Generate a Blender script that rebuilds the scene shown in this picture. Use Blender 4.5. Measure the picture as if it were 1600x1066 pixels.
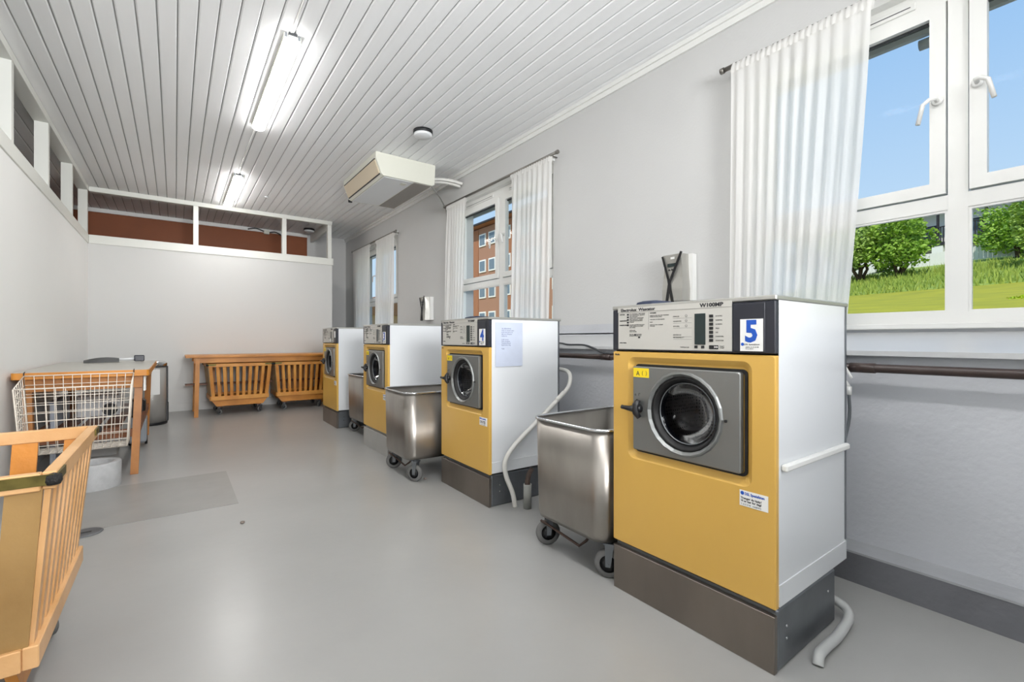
import bpy, bmesh, math, random
from mathutils import Vector, Matrix
random.seed(7)
PI = math.pi
scn = bpy.context.scene
C = scn.collection
for o in list(bpy.data.objects): bpy.data.objects.remove(o)

# ---------------------------------------------------------------- camera
TH = math.atan(527/720)                       # camera turned right of the room's length axis (+Y)
cam_d = bpy.data.cameras.new('camera'); cam = bpy.data.objects.new('camera', cam_d); C.objects.link(cam)
cam.location = (0, 0, 1.18); cam.rotation_euler = (PI/2, 0, -TH)
cam_d.sensor_width = 36; cam_d.lens = 36*720/1600; cam_d.shift_y = -(533-530)/1600
cam_d.clip_start = .05; cam_d.clip_end = 500
scn.camera = cam
# ---------------------------------------------------------------- light and exposure
TUBE = 54.0
scn.view_settings.view_transform = 'Standard'; scn.view_settings.look = 'None'
scn.view_settings.exposure = -0.42; scn.view_settings.gamma = 1; scn.view_settings.use_curve_mapping = False
w = bpy.data.worlds.new('sky'); scn.world = w; w.use_nodes = True
nt = w.node_tree; nt.nodes.clear()
tc = nt.nodes.new('ShaderNodeTexCoord'); sx = nt.nodes.new('ShaderNodeSeparateXYZ'); cr = nt.nodes.new('ShaderNodeValToRGB')
bg = nt.nodes.new('ShaderNodeBackground'); wo = nt.nodes.new('ShaderNodeOutputWorld')
nt.links.new(tc.outputs['Generated'], sx.inputs[0]); nt.links.new(sx.outputs['Z'], cr.inputs[0])
nt.links.new(cr.outputs[0], bg.inputs[0]); nt.links.new(bg.outputs[0], wo.inputs[0])
e = cr.color_ramp.elements
e[0].position = 0; e[0].color = (.66, .82, .97, 1)
e[1].position = 1; e[1].color = (.20, .42, .82, 1)
m_ = cr.color_ramp.elements.new(.22); m_.color = (.52, .72, .95, 1)
m_ = cr.color_ramp.elements.new(.48); m_.color = (.33, .57, .91, 1)
bg.inputs[1].default_value = 1.34
sl = bpy.data.lights.new('sun', 'SUN'); so = bpy.data.objects.new('sun', sl); C.objects.link(so)
sl.energy = 4.6; sl.angle = .01; sl.color = (1, .95, .86)
so.rotation_euler = Vector((.62, .25, -.75)).to_track_quat('-Z', 'Y').to_euler(); so.location = (0, -10, 30)

def area(name, loc, aim, sx, sy, watts, col=(1, 1, 1), spread=180):
    l = bpy.data.lights.new(name, 'AREA'); l.shape = 'RECTANGLE'; l.size = sx; l.size_y = sy; l.energy = watts; l.color = col; l.spread = math.radians(spread)
    o = bpy.data.objects.new(name, l); C.objects.link(o); o.location = loc
    o.rotation_euler = (Vector(aim)-Vector(loc)).to_track_quat('-Z', 'Y').to_euler(); return o
area('bounce_fill', (.7, -2.3, 2.3), (-.1, 4.4, 4.1), 2.0, 1.2, 215, (.98, .99, 1), 100)   # unseen fill light added behind the camera to brighten ceiling, standing in for flash
# ---------------------------------------------------------------- materials
MATS = {}
def srgb(h):
    c = [int(h[i:i+2], 16)/255 for i in (0, 2, 4)]
    return tuple((v/12.92 if v <= .04045 else ((v+.055)/1.055)**2.4) for v in c)
def mat(name, col, rough=.5, metal=0, noise=0, nscale=8, bump=0, bscale=30, stretch=(1, 1, 1), col2=None, spec=.5, emit=0, coat=0, band=None):
    if name in MATS: return MATS[name]
    m = bpy.data.materials.new(name); m.use_nodes = True; t = m.node_tree; b = t.nodes['Principled BSDF']
    c = srgb(col) if isinstance(col, str) else col
    b.inputs['Base Color'].default_value = (*c, 1); b.inputs['Roughness'].default_value = rough
    b.inputs['Metallic'].default_value = metal; b.inputs['Specular IOR Level'].default_value = spec
    if coat: b.inputs['Coat Weight'].default_value = coat
    if emit:
        b.inputs['Emission Color'].default_value = (*c, 1); b.inputs['Emission Strength'].default_value = emit
    if noise or bump or col2:
        co = t.nodes.new('ShaderNodeTexCoord'); mp = t.nodes.new('ShaderNodeMapping'); mp.inputs['Scale'].default_value = stretch
        t.links.new(co.outputs['Object'], mp.inputs[0])
        n = t.nodes.new('ShaderNodeTexNoise'); n.inputs['Scale'].default_value = nscale; n.inputs['Detail'].default_value = 6
        t.links.new(mp.outputs[0], n.inputs[0])
        r = t.nodes.new('ShaderNodeValToRGB'); t.links.new(n.outputs[0], r.inputs[0])
        c2 = srgb(col2) if isinstance(col2, str) else (col2 or tuple(v*(1-noise) for v in c))
        r.color_ramp.elements[0].position = .33; r.color_ramp.elements[1].position = .67
        r.color_ramp.elements[0].color = (*c2, 1); r.color_ramp.elements[1].color = (*c, 1)
        t.links.new(r.outputs[0], b.inputs['Base Color'])
        if bump:
            n2 = t.nodes.new('ShaderNodeTexNoise'); n2.inputs['Scale'].default_value = bscale; n2.inputs['Detail'].default_value = 4
            t.links.new(mp.outputs[0], n2.inputs[0])
            bp = t.nodes.new('ShaderNodeBump'); bp.inputs['Strength'].default_value = bump; bp.inputs['Distance'].default_value = .01
            t.links.new(n2.outputs[0], bp.inputs['Height']); t.links.new(bp.outputs[0], b.inputs['Normal'])
    MATS[name] = m
    return m
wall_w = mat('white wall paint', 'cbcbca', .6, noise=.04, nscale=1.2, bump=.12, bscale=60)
wall_l = mat('darkened smooth white board', 'cfcfcd', .55, noise=.02, nscale=1)  # toned darker to offset the strong light on the back wall
wall_ll = mat('lightened white wall paint', 'eeeeec', .55, noise=.02, nscale=1)  # left wall white lightened to make up for weak light there
paint_w = mat('white gloss paint', 'e8e8e5', .35)
beam_w = mat('cream white paint', 'dedfd9', .4)
plank_w = mat('white plank paint', 'f6f7f8', .5, noise=.04, nscale=2, stretch=(6, .4, 1))
gap_d = mat('plank joint shade', 'a5a5a4', .9)
wall_g = mat('grey wall paint', 'c6c8cd', .5, noise=.12, nscale=1.6, bump=.25, bscale=35)
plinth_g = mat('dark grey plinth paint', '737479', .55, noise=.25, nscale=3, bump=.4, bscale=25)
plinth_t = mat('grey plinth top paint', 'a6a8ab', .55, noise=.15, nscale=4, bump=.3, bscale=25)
def floor_mat():
    m = mat('grey epoxy floor', 'a1a19f', .28, noise=.10, nscale=1.3, bump=.08, bscale=14)
    return m
floor_m = floor_mat()
hatch_m = mat('dark grey floor patch', '93928f', .35, noise=.1, nscale=5)
brown = mat('brown painted wall', '8a4a22', .6, noise=.1, nscale=3)
neigh = mat('neighbour room wall', 'b9b2aa', .7)
yellow = mat('yellow enamel', 'd5aa54', .32, noise=.05, nscale=2)
white_e = mat('white enamel', 'dfe2e5', .22, noise=.02, nscale=2)
black = mat('black plastic', '16171a', .4)
navy = mat('blue black plastic', '23252f', .4, noise=.1, nscale=20)
rubber = mat('black rubber', '0e0e10', .55)
grey_r = mat('grey rubber tyre', '6b6b6a', .6, noise=.2, nscale=20)
steel = mat('brushed stainless', 'a39e98', .33, 1, noise=.22, nscale=5, stretch=(1, 1, .35), bump=.05, bscale=9)
steel_d = mat('door steel', '8f9190', .42, .85, noise=.06, nscale=6)
steel_b = mat('brown stained steel', '8d847c', .36, .9, noise=.25, nscale=3, stretch=(1, 1, .3))
steel_s = mat('galvanised steel', '85898e', .4, .85, noise=.25, nscale=5)
base_c = mat('painted grey base', 'a9a8a5', .5, noise=.08, nscale=5)
chrome = mat('polished chrome', 'd2d4d6', .12, 1)
lid_m = mat('aluminium edge', 'b4b3ae', .35, .7)
silver = mat('silver print panel', 'c3c1bb', .4, .15)
lcd = mat('dark green display', '1c2b2b', .15)
ink = mat('black ink', '2a2a2e', .6)
blue = mat('blue ink', '1450b4', .5)
paper = mat('white paper', 'e9e9e7', .6)
paper_b = mat('bluish paper', 'c3cbdd', .6, noise=.06, nscale=12)
yel_s = mat('yellow sticker', 'f0d21e', .5)
def wood(name, a, b, rough=.42):
    return mat(name, a, rough, col2=b, nscale=3, stretch=(1, 1, 1), bump=.12, bscale=40, noise=.1)
wood_y = wood('varnished yellow pine', 'd99a45', 'bd7526')
wood_x = wood('worn pale pine', 'dcb080', 'c2935c')
wood_o = wood('orange varnished wood', 'd48d36', 'b06f20')
wood_t = wood('brown table wood', 'b97b38', '925a26')
wood_k = wood('dark brown wood', '84502e', '5f351c')
wood_g = wood('dull olive wood', 'a98856', '8d6d40')
lino = mat('worn grey laminate', 'b8b5ac', .3, noise=.08, nscale=6)
brass = mat('aged brass strip', '6e6332', .45, .7, noise=.4, nscale=30)
bump_b = mat('crumbling black bumper', '1b1a1a', .8, noise=.5, nscale=60, bump=.8, bscale=120)
wire_m = mat('cream coated wire', 'e6ddd0', .35)
conc = mat('painted concrete', 'b4b5b6', .7, noise=.15, nscale=14, bump=.7, bscale=45)
pvc = mat('grey plastic pipe', 'b5b7b6', .4)
pvc_w = mat('white plastic hose', 'd9d8d3', .4, noise=.04, nscale=30)
pvc_g = mat('grey drain pipe', '8f908c', .5)
pipe_b = mat('dark brown pipe', '3e302c', .3, noise=.2, nscale=8)
cable_d = mat('dark cable', '3a3d40', .5)
ac_m = mat('ivory plastic', 'dcdcd0', .4)
ac_w = mat('white plastic', 'e4e6e8', .35)
ac_l = mat('beige louvre', 'c8b99f', .5)
ac_g = mat('grey filter grille', '9a958f', .6, noise=.1, nscale=60)
rod_m = mat('steel curtain rod', '8d8a84', .3, .8)
tube_e = mat('lit diffuser', (1, .985, .96), .4, emit=TUBE)
dark = mat('drum shade', '20201f', .6)
grass_l = mat('mown lawn', 'b0aa20', .9, col2='989822', noise=.2, nscale=.9, bump=.3, bscale=20)
grass_t = mat('tall grass', 'a3b04c', .9, col2='7d963c', noise=.3, nscale=2)
leaf_a = mat('green leaves', 'a3c24a', .7, col2='7ba336', noise=.3, nscale=1.3)
leaf_b = mat('fresh green leaves', 'b5cc66', .7, col2='86a648', noise=.3, nscale=1.3)
leaf_c = mat('yellow green leaves', 'c6d92a', .7, col2='9dbb20', noise=.3, nscale=3)
bark = mat('bark', '5b4a3c', .9)
ext_w = mat('white render', 'ece9e4', .8)
ext_d = mat('dark stained timber', '2c2a2e', .7)
ext_r = mat('grey roof tile', '8b8a88', .8, noise=.2, nscale=2)
ext_t = mat('red roof tile', 'a86a4c', .8, noise=.2, nscale=2)
ext_b = mat('beige cladding', 'c4aa98', .8, noise=.06, nscale=1)
ext_c = mat('brown wood cladding', 'a9714f', .8, noise=.2, nscale=3, stretch=(1, 5, .2))
eave_m = mat('painted soffit', 'c9c9c4', .6)
win_g = mat('far window glass', '6f7d88', .15, spec=.5)
win_d = mat('dark balcony opening', '5b6066', .6)
# brick: procedural joints for a facade 40 m off
def brick_mat():
    m = bpy.data.materials.new('red brick'); m.use_nodes = True; t = m.node_tree; b = t.nodes['Principled BSDF']
    co = t.nodes.new('ShaderNodeTexCoord'); mp = t.nodes.new('ShaderNodeMapping'); mp.inputs['Rotation'].default_value = (PI/2, 0, PI/2)
    br = t.nodes.new('ShaderNodeTexBrick'); t.links.new(co.outputs['Object'], mp.inputs[0]); t.links.new(mp.outputs[0], br.inputs[0])
    br.inputs['Scale'].default_value = 2.2; br.inputs['Color1'].default_value = (*srgb('a8562f'), 1); br.inputs['Color2'].default_value = (*srgb('8f4527'), 1)
    br.inputs['Mortar'].default_value = (*srgb('a57a62'), 1); br.inputs['Mortar Size'].default_value = .012
    t.links.new(br.outputs[0], b.inputs['Base Color']); b.inputs['Roughness'].default_value = .85
    return m
brick_m = brick_mat()
def glass_mat(name, tint, gloss=.08, rough=.02, gcol=(1, 1, 1)):
    m = bpy.data.materials.new(name); m.use_nodes = True; t = m.node_tree; t.nodes.clear()
    o = t.nodes.new('ShaderNodeOutputMaterial'); a = t.nodes.new('ShaderNodeBsdfTransparent'); g = t.nodes.new('ShaderNodeBsdfGlossy')
    fr = t.nodes.new('ShaderNodeFresnel'); fr.inputs[0].default_value = 1.45; mx = t.nodes.new('ShaderNodeMixShader')
    a.inputs[0].default_value = (*tint, 1); g.inputs['Roughness'].default_value = rough; g.inputs[0].default_value = (*gcol, 1)
    mu = t.nodes.new('ShaderNodeMath'); mu.operation = 'MULTIPLY'; mu.inputs[1].default_value = gloss/.04*.5
    t.links.new(fr.outputs[0], mu.inputs[0]); t.links.new(mu.outputs[0], mx.inputs[0])
    t.links.new(a.outputs[0], mx.inputs[1]); t.links.new(g.outputs[0], mx.inputs[2]); t.links.new(mx.outputs[0], o.inputs[0])
    return m
glass = glass_mat('window glass', (.98, .99, .99), .001)
glass_door = glass_mat('smoky door glass', (.36, .38, .46), .03, .08)
def sheer_mat():
    m = bpy.data.materials.new('sheer white voile'); m.use_nodes = True; t = m.node_tree; t.nodes.clear()
    o = t.nodes.new('ShaderNodeOutputMaterial'); tr = t.nodes.new('ShaderNodeBsdfTransparent'); d = t.nodes.new('ShaderNodeBsdfDiffuse'); tl = t.nodes.new('ShaderNodeBsdfTranslucent')
    m1 = t.nodes.new('ShaderNodeMixShader'); m2 = t.nodes.new('ShaderNodeMixShader')
    d.inputs[0].default_value = (.98, .975, .965, 1); tl.inputs[0].default_value = (1, .985, .95, 1)
    co = t.nodes.new('ShaderNodeTexCoord'); n = t.nodes.new('ShaderNodeTexNoise'); mp = t.nodes.new('ShaderNodeMapping'); mp.inputs['Scale'].default_value = (1, 14, .5)
    t.links.new(co.outputs['Object'], mp.inputs[0]); t.links.new(mp.outputs[0], n.inputs[0]); n.inputs['Scale'].default_value = 1.6
    mr = t.nodes.new('ShaderNodeMapRange'); t.links.new(n.outputs[0], mr.inputs[0]); mr.inputs[3].default_value = .80; mr.inputs[4].default_value = .92
    m1.inputs[0].default_value = .45; t.links.new(d.outputs[0], m1.inputs[1]); t.links.new(tl.outputs[0], m1.inputs[2])
    t.links.new(mr.outputs[0], m2.inputs[0]); t.links.new(tr.outputs[0], m2.inputs[1]); t.links.new(m1.outputs[0], m2.inputs[2]); t.links.new(m2.outputs[0], o.inputs[0])
    return m
sheer = sheer_mat()
def drum_mat():
    m = bpy.data.materials.new('perforated drum'); m.use_nodes = True; t = m.node_tree; b = t.nodes['Principled BSDF']
    co = t.nodes.new('ShaderNodeTexCoord'); v = t.nodes.new('ShaderNodeTexVoronoi'); v.inputs['Scale'].default_value = 62; v.inputs['Randomness'].default_value = .25
    t.links.new(co.outputs['Object'], v.inputs[0]); r = t.nodes.new('ShaderNodeValToRGB'); t.links.new(v.outputs['Distance'], r.inputs[0])
    r.color_ramp.elements[0].position = .22; r.color_ramp.elements[0].color = (.02, .02, .02, 1); r.color_ramp.elements[1].position = .32; r.color_ramp.elements[1].color = (.5, .44, .38, 1)
    t.links.new(r.outputs[0], b.inputs['Base Color']); b.inputs['Metallic'].default_value = .7; b.inputs['Roughness'].default_value = .35
    return m
drum_m = drum_mat()

# ---------------------------------------------------------------- mesh helpers
class MB:
    def __init__(s): s.v = []; s.f = []; s.smooth = []
    def add(s, vs, fs, smooth=False):
        k = len(s.v); s.v += [tuple(p) for p in vs]
        s.f += [tuple(i+k for i in f) for f in fs]; s.smooth += [smooth]*len(fs); return s
    def box(s, a, b, bev=0, M=None):
        (x0, y0, z0), (x1, y1, z1) = [tuple(min(p, q) for p, q in zip(a, b)), tuple(max(p, q) for p, q in zip(a, b))]
        if bev:
            bm = bmesh.new(); bmesh.ops.create_cube(bm, size=1)
            for v in bm.verts: v.co = ((v.co.x+.5)*(x1-x0)+x0, (v.co.y+.5)*(y1-y0)+y0, (v.co.z+.5)*(z1-z0)+z0)
            bmesh.ops.bevel(bm, geom=bm.edges[:], offset=bev, segments=1, affect='EDGES')
            vs = [v.co.copy() for v in bm.verts]; bm.verts.index_update(); fs = [[v.index for v in f.verts] for f in bm.faces]; bm.free()
        else:
            vs = [Vector(p) for p in ((x0,y0,z0),(x1,y0,z0),(x1,y1,z0),(x0,y1,z0),(x0,y0,z1),(x1,y0,z1),(x1,y1,z1),(x0,y1,z1))]
            fs = [(0,3,2,1),(4,5,6,7),(0,1,5,4),(1,2,6,5),(2,3,7,6),(3,0,4,7)]
        if M: vs = [M @ v for v in vs]
        return s.add(vs, fs)
    def bar(s, p, q, w, h, up=(0, 0, 1)):
        p = Vector(p); q = Vector(q); d = (q-p).normalized(); u = Vector(up); sd = d.cross(u).normalized(); u = sd.cross(d)
        vs = []
        for c in (p, q):
            for a, b in ((-1,-1),(1,-1),(1,1),(-1,1)): vs.append(c+sd*a*w/2+u*b*h/2)
        return s.add(vs, [(0,1,2,3),(7,6,5,4),(0,4,5,1),(1,5,6,2),(2,6,7,3),(3,7,4,0)])
    def loft(s, loops, cap0=True, cap1=True, smooth=False, closed=True):
        n = len(loops[0]); vs = [p for l in loops for p in l]; fs = []
        for i in range(len(loops)-1):
            for j in range(n if closed else n-1):
                k = (j+1) % n; fs.append((i*n+j, i*n+k, (i+1)*n+k, (i+1)*n+j))
        s.add(vs, fs, smooth)
        if cap0: s.add(loops[0], [tuple(range(n))[::-1]])
        if cap1: s.add(loops[-1], [tuple(range(n))])
        return s
    def tube(s, pts, r, n=8, cap=True):
        pts = [Vector(p) for p in pts]; loops = []; up = None
        for i, p in enumerate(pts):
            d = (pts[min(i+1, len(pts)-1)]-pts[max(i-1, 0)]).normalized()
            if up is None:
                up = Vector((0, 0, 1)) if abs(d.z) < .9 else Vector((1, 0, 0))
            sd = d.cross(up).normalized(); up = sd.cross(d).normalized()
            rr = r[i] if isinstance(r, (list, tuple)) else r
            loops.append([p+(sd*math.cos(2*PI*k/n)+up*math.sin(2*PI*k/n))*rr for k in range(n)])
        return s.loft(loops, cap, cap, True)
    def lathe(s, prof, c=(0, 0, 0), ax='z', n=24, cap0=True, cap1=True, smooth=True):
        loops = []
        for r, h in prof:
            l = []
            for k in range(n):
                a = 2*PI*k/n; u, v = r*math.cos(a), r*math.sin(a)
                l.append({'z': (c[0]+u, c[1]+v, c[2]+h), 'x': (c[0]+h, c[1]+u, c[2]+v), 'y': (c[0]+u, c[1]+h, c[2]+v)}[ax])
            loops.append(l)
        return s.loft(loops, cap0, cap1, smooth)
    def build(s, name, m, parent=None, label=None):
        me = bpy.data.meshes.new(name); me.from_pydata([tuple(p) for p in s.v], [], s.f)
        me.polygons.foreach_set('use_smooth', s.smooth); me.materials.append(m)
        bm = bmesh.new(); bm.from_mesh(me)
        bmesh.ops.remove_doubles(bm, verts=bm.verts[:], dist=1e-5)
        bmesh.ops.recalc_face_normals(bm, faces=bm.faces[:])
        bm.to_mesh(me); bm.free()
        o = bpy.data.objects.new(name, me); C.objects.link(o)
        if parent: o.parent = parent
        if label: o['label'] = label
        return o
def empty(name, loc=(0, 0, 0), rz=0, parent=None):
    o = bpy.data.objects.new(name, None); C.objects.link(o); o.location = loc; o.rotation_euler.z = rz; o.empty_display_size = .1
    if parent: o.parent = parent
    return o
def tag(o, label, cat, group=None, kind=None):
    o['label'] = label; o['category'] = cat
    if group: o['group'] = group
    if kind: o['kind'] = kind
    return o
def thing(name, label, cat, loc=(0, 0, 0), rz=0, group=None): return tag(empty(name, loc, rz), label, cat, group)
def struct(o): o['kind'] = 'structure'; return o
KIDS = None
def copy_tree(o, parent=None):
    c = o.copy(); C.objects.link(c)
    if parent: c.parent = parent
    for ch in [x for x in C.objects if x.parent == o]: copy_tree(ch, c)
    return c
def dup(o, loc, rz=0, label=None):
    c = copy_tree(o); c.location = loc; c.rotation_euler.z = rz
    if label: c['label'] = label
    return c
def rr(cy, cz, hw, hh, r, x, n=6):
    r = min(r, hw, hh); pts = []
    for (sy, sz, a0) in ((1, 1, 0), (-1, 1, PI/2), (-1, -1, PI), (1, -1, 3*PI/2)):
        for k in range(n+1):
            a = a0+PI/2*k/n; pts.append((x, cy+sy*(hw-r)+r*math.cos(a), cz+sz*(hh-r)+r*math.sin(a)))
    return pts
def circ(cy, cz, R, x, n=6):
    pts = []
    for q in range(4):
        for k in range(n+1):
            a = q*PI/2+PI/2*(k+.0)/n*.999; pts.append((x, cy+R*math.cos(a), cz+R*math.sin(a)))
    return pts
def rrz(cx, cy, hx, hy, r, z, n=5):     # rounded rectangle lying in the xy plane
    return [(a, b, z) for (_, a, b) in rr(cx, cy, hx, hy, r, 0, n)]
FACE_NX = Matrix(((0, 0, -1), (-1, 0, 0), (0, 1, 0))).to_4x4()     # text facing -X
FACE_NY = Matrix(((1, 0, 0), (0, 0, -1), (0, 1, 0))).to_4x4()      # text facing -Y
def text(s, size, m, parent, pos, R=FACE_NX, name='lettering', align='LEFT', bold=0, sxy=1, label=None):
    cu = bpy.data.curves.new('t', 'FONT'); cu.body = s; cu.size = size; cu.align_x = align; cu.extrude = .0004; cu.offset = bold; cu.resolution_u = 2
    to = bpy.data.objects.new('t', cu); C.objects.link(to)
    me = bpy.data.meshes.new_from_object(to); bpy.data.objects.remove(to)
    me.name = name; me.materials.clear(); me.materials.append(m)
    me.transform(Matrix.Translation(pos) @ R @ Matrix.Diagonal((sxy, 1, 1, 1)))
    o = bpy.data.objects.new(name, me); C.objects.link(o); o.parent = parent
    if label: o['label'] = label
    return o

# ================================================================ SETTING
XL, XR, XW, YB, YF, CZ = -1.05, 3.17, 2.80, 9.3, 10.8, 3.47
Y0 = -5.0
fl = struct(MB().box((-4.4, Y0, -.12), (3.42, YF+.1, 0)).build('floor', floor_m))
ce = struct(MB().box((-4.4, Y0, CZ+.012), (3.42, YF+.1, CZ+.25)).build('ceiling', gap_d))
P = .1185; pl = None; k = 0; x = -1.05-P*28
while x < XR-.01:
    x1 = min(x+P, XR)
    if pl is None or x1-x < P-.001:
        mb = MB(); g = .0042; a, b = x+g, x1-g; z0 = CZ-.002
        prof = [(a, CZ+.012), (a, z0+.007), (a+.008, z0), (b-.005, z0), (b, z0+.005), (b, CZ+.012)]
        mb.loft([[(p[0]-x, Y0, p[1]) for p in prof], [(p[0]-x, YF, p[1]) for p in prof]])
        o = mb.build('plank', plank_w, ce); pl = pl or o
    else:
        o = bpy.data.objects.new('plank', pl.data); C.objects.link(o); o.parent = ce
    o.location = (x, 0, -random.random()*.0015); x += P
# right wall: lower lining, sloping ledge, upper wall with window openings
WIN = [(-4.48, -2.48), (-.45, 1.55), (3.60, 5.60), (7.75, 9.75)]
ZS, ZT = 1.245, 3.10
wr = MB()
ys = [Y0] + [v for ab in WIN for v in ab] + [YF+.1]
wr.box((XR, Y0, 1.318), (3.42, Y0, 3.47))
for i in range(0, len(ys), 2): wr.box((XR, ys[i], ZS), (3.42, ys[i+1], ZT))
wr.box((XR, Y0, ZT), (3.42, YF+.1, 3.48))
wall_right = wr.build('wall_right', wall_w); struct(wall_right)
mb = MB()
for i in range(0, len(ys), 2): mb.box((XR-.003, ys[i], ZS-.02), (XR+.004, ys[i+1], 1.318))
mb.box((XW, Y0, .10), (3.42, YF, 1.10)).box((XR-.003, Y0, 1.1), (3.42, YF, 1.236))
mb.build('dado_paint', wall_g, wall_right, 'grey painted lower wall')
# ledge
L = [(XW-.045, 1.098), (XW-.045, 1.122), (XR, 1.218), (XR, 1.098)]
struct(MB().loft([[(a, Y0, b) for a, b in L], [(a, YF, b) for a, b in L]]).build('trim_1', mat('ledge paint', 'c4c5c6', .4, noise=.05, nscale=3)))
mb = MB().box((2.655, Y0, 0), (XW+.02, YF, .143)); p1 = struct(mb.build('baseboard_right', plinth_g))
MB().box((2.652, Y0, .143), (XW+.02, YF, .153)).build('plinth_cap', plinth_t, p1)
# crown strip
struct(MB().box((XR-.035, Y0, 3.43), (XR, YF, 3.466)).box((XR-.018, Y0, 3.385), (XR, YF, 3.43)).build('trim_2', paint_w))
struct(MB().box((-4.4, YF, 0), (2.34, YF+.1, 3.48)).build('wall_far', brown))
struct(MB().box((2.34, YF-.01, 0), (3.2, YF+.1, 3.48)).build('wall_far_end', wall_w))
struct(MB().box((-4.4, YF-.03, 3.40), (2.34, YF, 3.468)).build('trim_3', paint_w))
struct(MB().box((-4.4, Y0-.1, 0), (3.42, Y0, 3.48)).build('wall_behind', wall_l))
struct(MB().box((-4.5, Y0, 0), (-4.4, YF+.1, 3.48)).build('wall_outer_left', neigh))
# left partition
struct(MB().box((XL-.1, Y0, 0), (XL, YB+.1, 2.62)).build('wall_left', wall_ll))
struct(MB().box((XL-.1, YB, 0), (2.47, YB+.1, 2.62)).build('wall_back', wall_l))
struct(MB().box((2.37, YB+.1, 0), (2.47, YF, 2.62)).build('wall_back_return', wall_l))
def beamset(name, mbs):
    r = struct(empty(name)); return r
t4 = struct(MB().box((XL-.11, Y0, 2.615), (XL+.012, YB+.11, 2.745), .003).build('trim_4', beam_w))      # left lower beam
MB().box((XL-.11, Y0, 3.395), (XL+.012, YB, 3.466), .003).build('top_beam', beam_w, t4)
t5 = struct(MB().box((XL+.014, YB-.012, 2.615), (2.49, YB+.11, 2.745), .003).build('trim_5', beam_w))
MB().box((XL+.014, YB-.012, 3.395), (2.47, YB+.09, 3.466), .003).build('top_beam', beam_w, t5)
MB().box((2.40, YB+.1, 3.30), (2.45, YF-.02, 3.466)).build('return_beam', beam_w, t5)
for yv in (9.24, 7.98, 6.62, 5.30, 4.0, 2.7, 1.4, .1, -1.2, -2.5, -3.8):
    MB().box((XL-.10, yv, 2.745), (XL+.004, yv+.065, 3.395)).build('post', beam_w, t4)
for xv in (.25, 1.59, 2.39):
    MB().box((xv, YB-.005, 2.745), (xv+.07, YB+.085, 3.395)).build('post', beam_w, t5)
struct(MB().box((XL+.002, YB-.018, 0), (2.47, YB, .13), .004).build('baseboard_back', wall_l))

# windows
def handle_mesh(parent, y, z, sgn, x=3.185, ln=.16):
    h = MB().lathe([(.022, 0), (.024, -.008), (.018, -.014)], (x, y, z), 'x', 12)
    h.tube([(x-.01, y, z), (x-.05, y, z), (x-.06, y+sgn*.02, z-.002), (x-.062, y+sgn*.045, z-.02), (x-.06, y+sgn*.065, z-ln*.72)], .0105, 8)
    return h.build('handle', paint_w, parent, 'white curved window handle')
def window(n, y0, y1):
    yc = (y0+y1)/2; f0, f1 = 3.205, 3.27
    W = struct(empty('window_%d' % n, (3.2, yc, 0)))
    def put(mb, nm, m, p=W):
        o = mb.build(nm, m); o.parent = p
        if p == W: o.matrix_parent_inverse = Matrix.Translation((-3.2, -yc, 0))
        return o
    z0, z1 = 1.262, 3.02
    fr = MB()
    fr.box((f0, y0, z0), (f1, y1, z0+.055)).box((f0, y0, z1-.1), (f1, y1, z1)).box((f0, y0, z0+.055), (f1, y0+.05, z1-.1)).box((f0, y1-.05, z0+.055), (f1, y1, z1-.1))
    fr.box((f0, yc-.038, z0+.055), (f1, yc+.038, z1-.1)).box((f0-.002, y0+.05, 1.845), (f1, yc-.038, 1.92)).box((f0-.002, yc+.038, 1.845), (f1, y1-.05, 1.92))
    fo = put(fr, 'frame', paint_w)
    for a, b, s in ((y0+.05, yc-.038, -1), (yc+.038, y1-.05, 1)):
        g = .006; a1, b1 = a+g, b-g; zb, zt = 1.928, 2.914; t = .062
        sa = MB().box((f0-.018, a1, zb), (f0+.035, b1, zb+t)).box((f0-.018, a1, zt-t), (f0+.035, b1, zt)).box((f0-.018, a1, zb+t), (f0+.035, a1+t, zt-t)).box((f0-.018, b1-t, zb+t), (f0+.035, b1, zt-t))
        so_ = put(sa, 'sash', paint_w)
        gk = MB()
        for q in (((f0-.004, a1+t-.004, zb+t-.006), (f0+.02, b1-t+.004, zb+t)),): gk.box(*q)
        gk.box((f0+.012, a1+t, zt-t-.014), (f0+.03, b1-t, zt-t)); gk.build('gasket', cable_d, fo)
        gk_o = [o for o in C.objects if o.parent == fo][-1]
        pn = MB().box((f0+.012, a1+t-.005, zb+t-.005), (f0+.018, b1-t+.005, zt-t+.005)).build('pane', glass, so_)
        lp = MB().box((f0+.03, a-.002, z0+.05), (f0+.036, b+.002, 1.85)).build('pane', glass, fo)
        bd = MB(); q0, q1 = z0+.055, 1.845     # glazing beads round the fixed pane
        bd.box((f0+.004, a, q0), (f0+.028, b, q0+.012)).box((f0+.004, a, q1-.012), (f0+.028, b, q1)).box((f0+.004, a, q0+.012), (f0+.028, a+.012, q1-.012)).box((f0+.004, b-.012, q0+.012), (f0+.028, b, q1-.012))
        bd.build('glazing_bead', paint_w, fo)
        hy = b1-.03 if s < 0 else a1+.03
        handle_mesh(so_, hy, 2.44 if s < 0 else 2.41, s)
        MB().box((f0-.012, (a+b)/2-.33, 2.945), (f0, (a+b)/2+.33, 2.985), .003).build('vent', paint_w, fo)
        MB().box((f0-.0135, (a+b)/2-.31, 2.962), (f0-.0125, (a+b)/2+.31, 2.967)).build('vent_slot', cable_d, fo)
    put(MB().box((XR-.03, y0-.02, 3.02), (3.26, y1+.02, 3.10)).box((XR-.035, y0-.02, 3.06), (XR-.03, y1+.02, 3.075)), 'head_casing', paint_w)
    put(MB().box((XR-.03, y0+.001, 1.232), (3.30, y1-.001, 1.262), .004), 'window_sill', paint_w)
    return W
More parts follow.
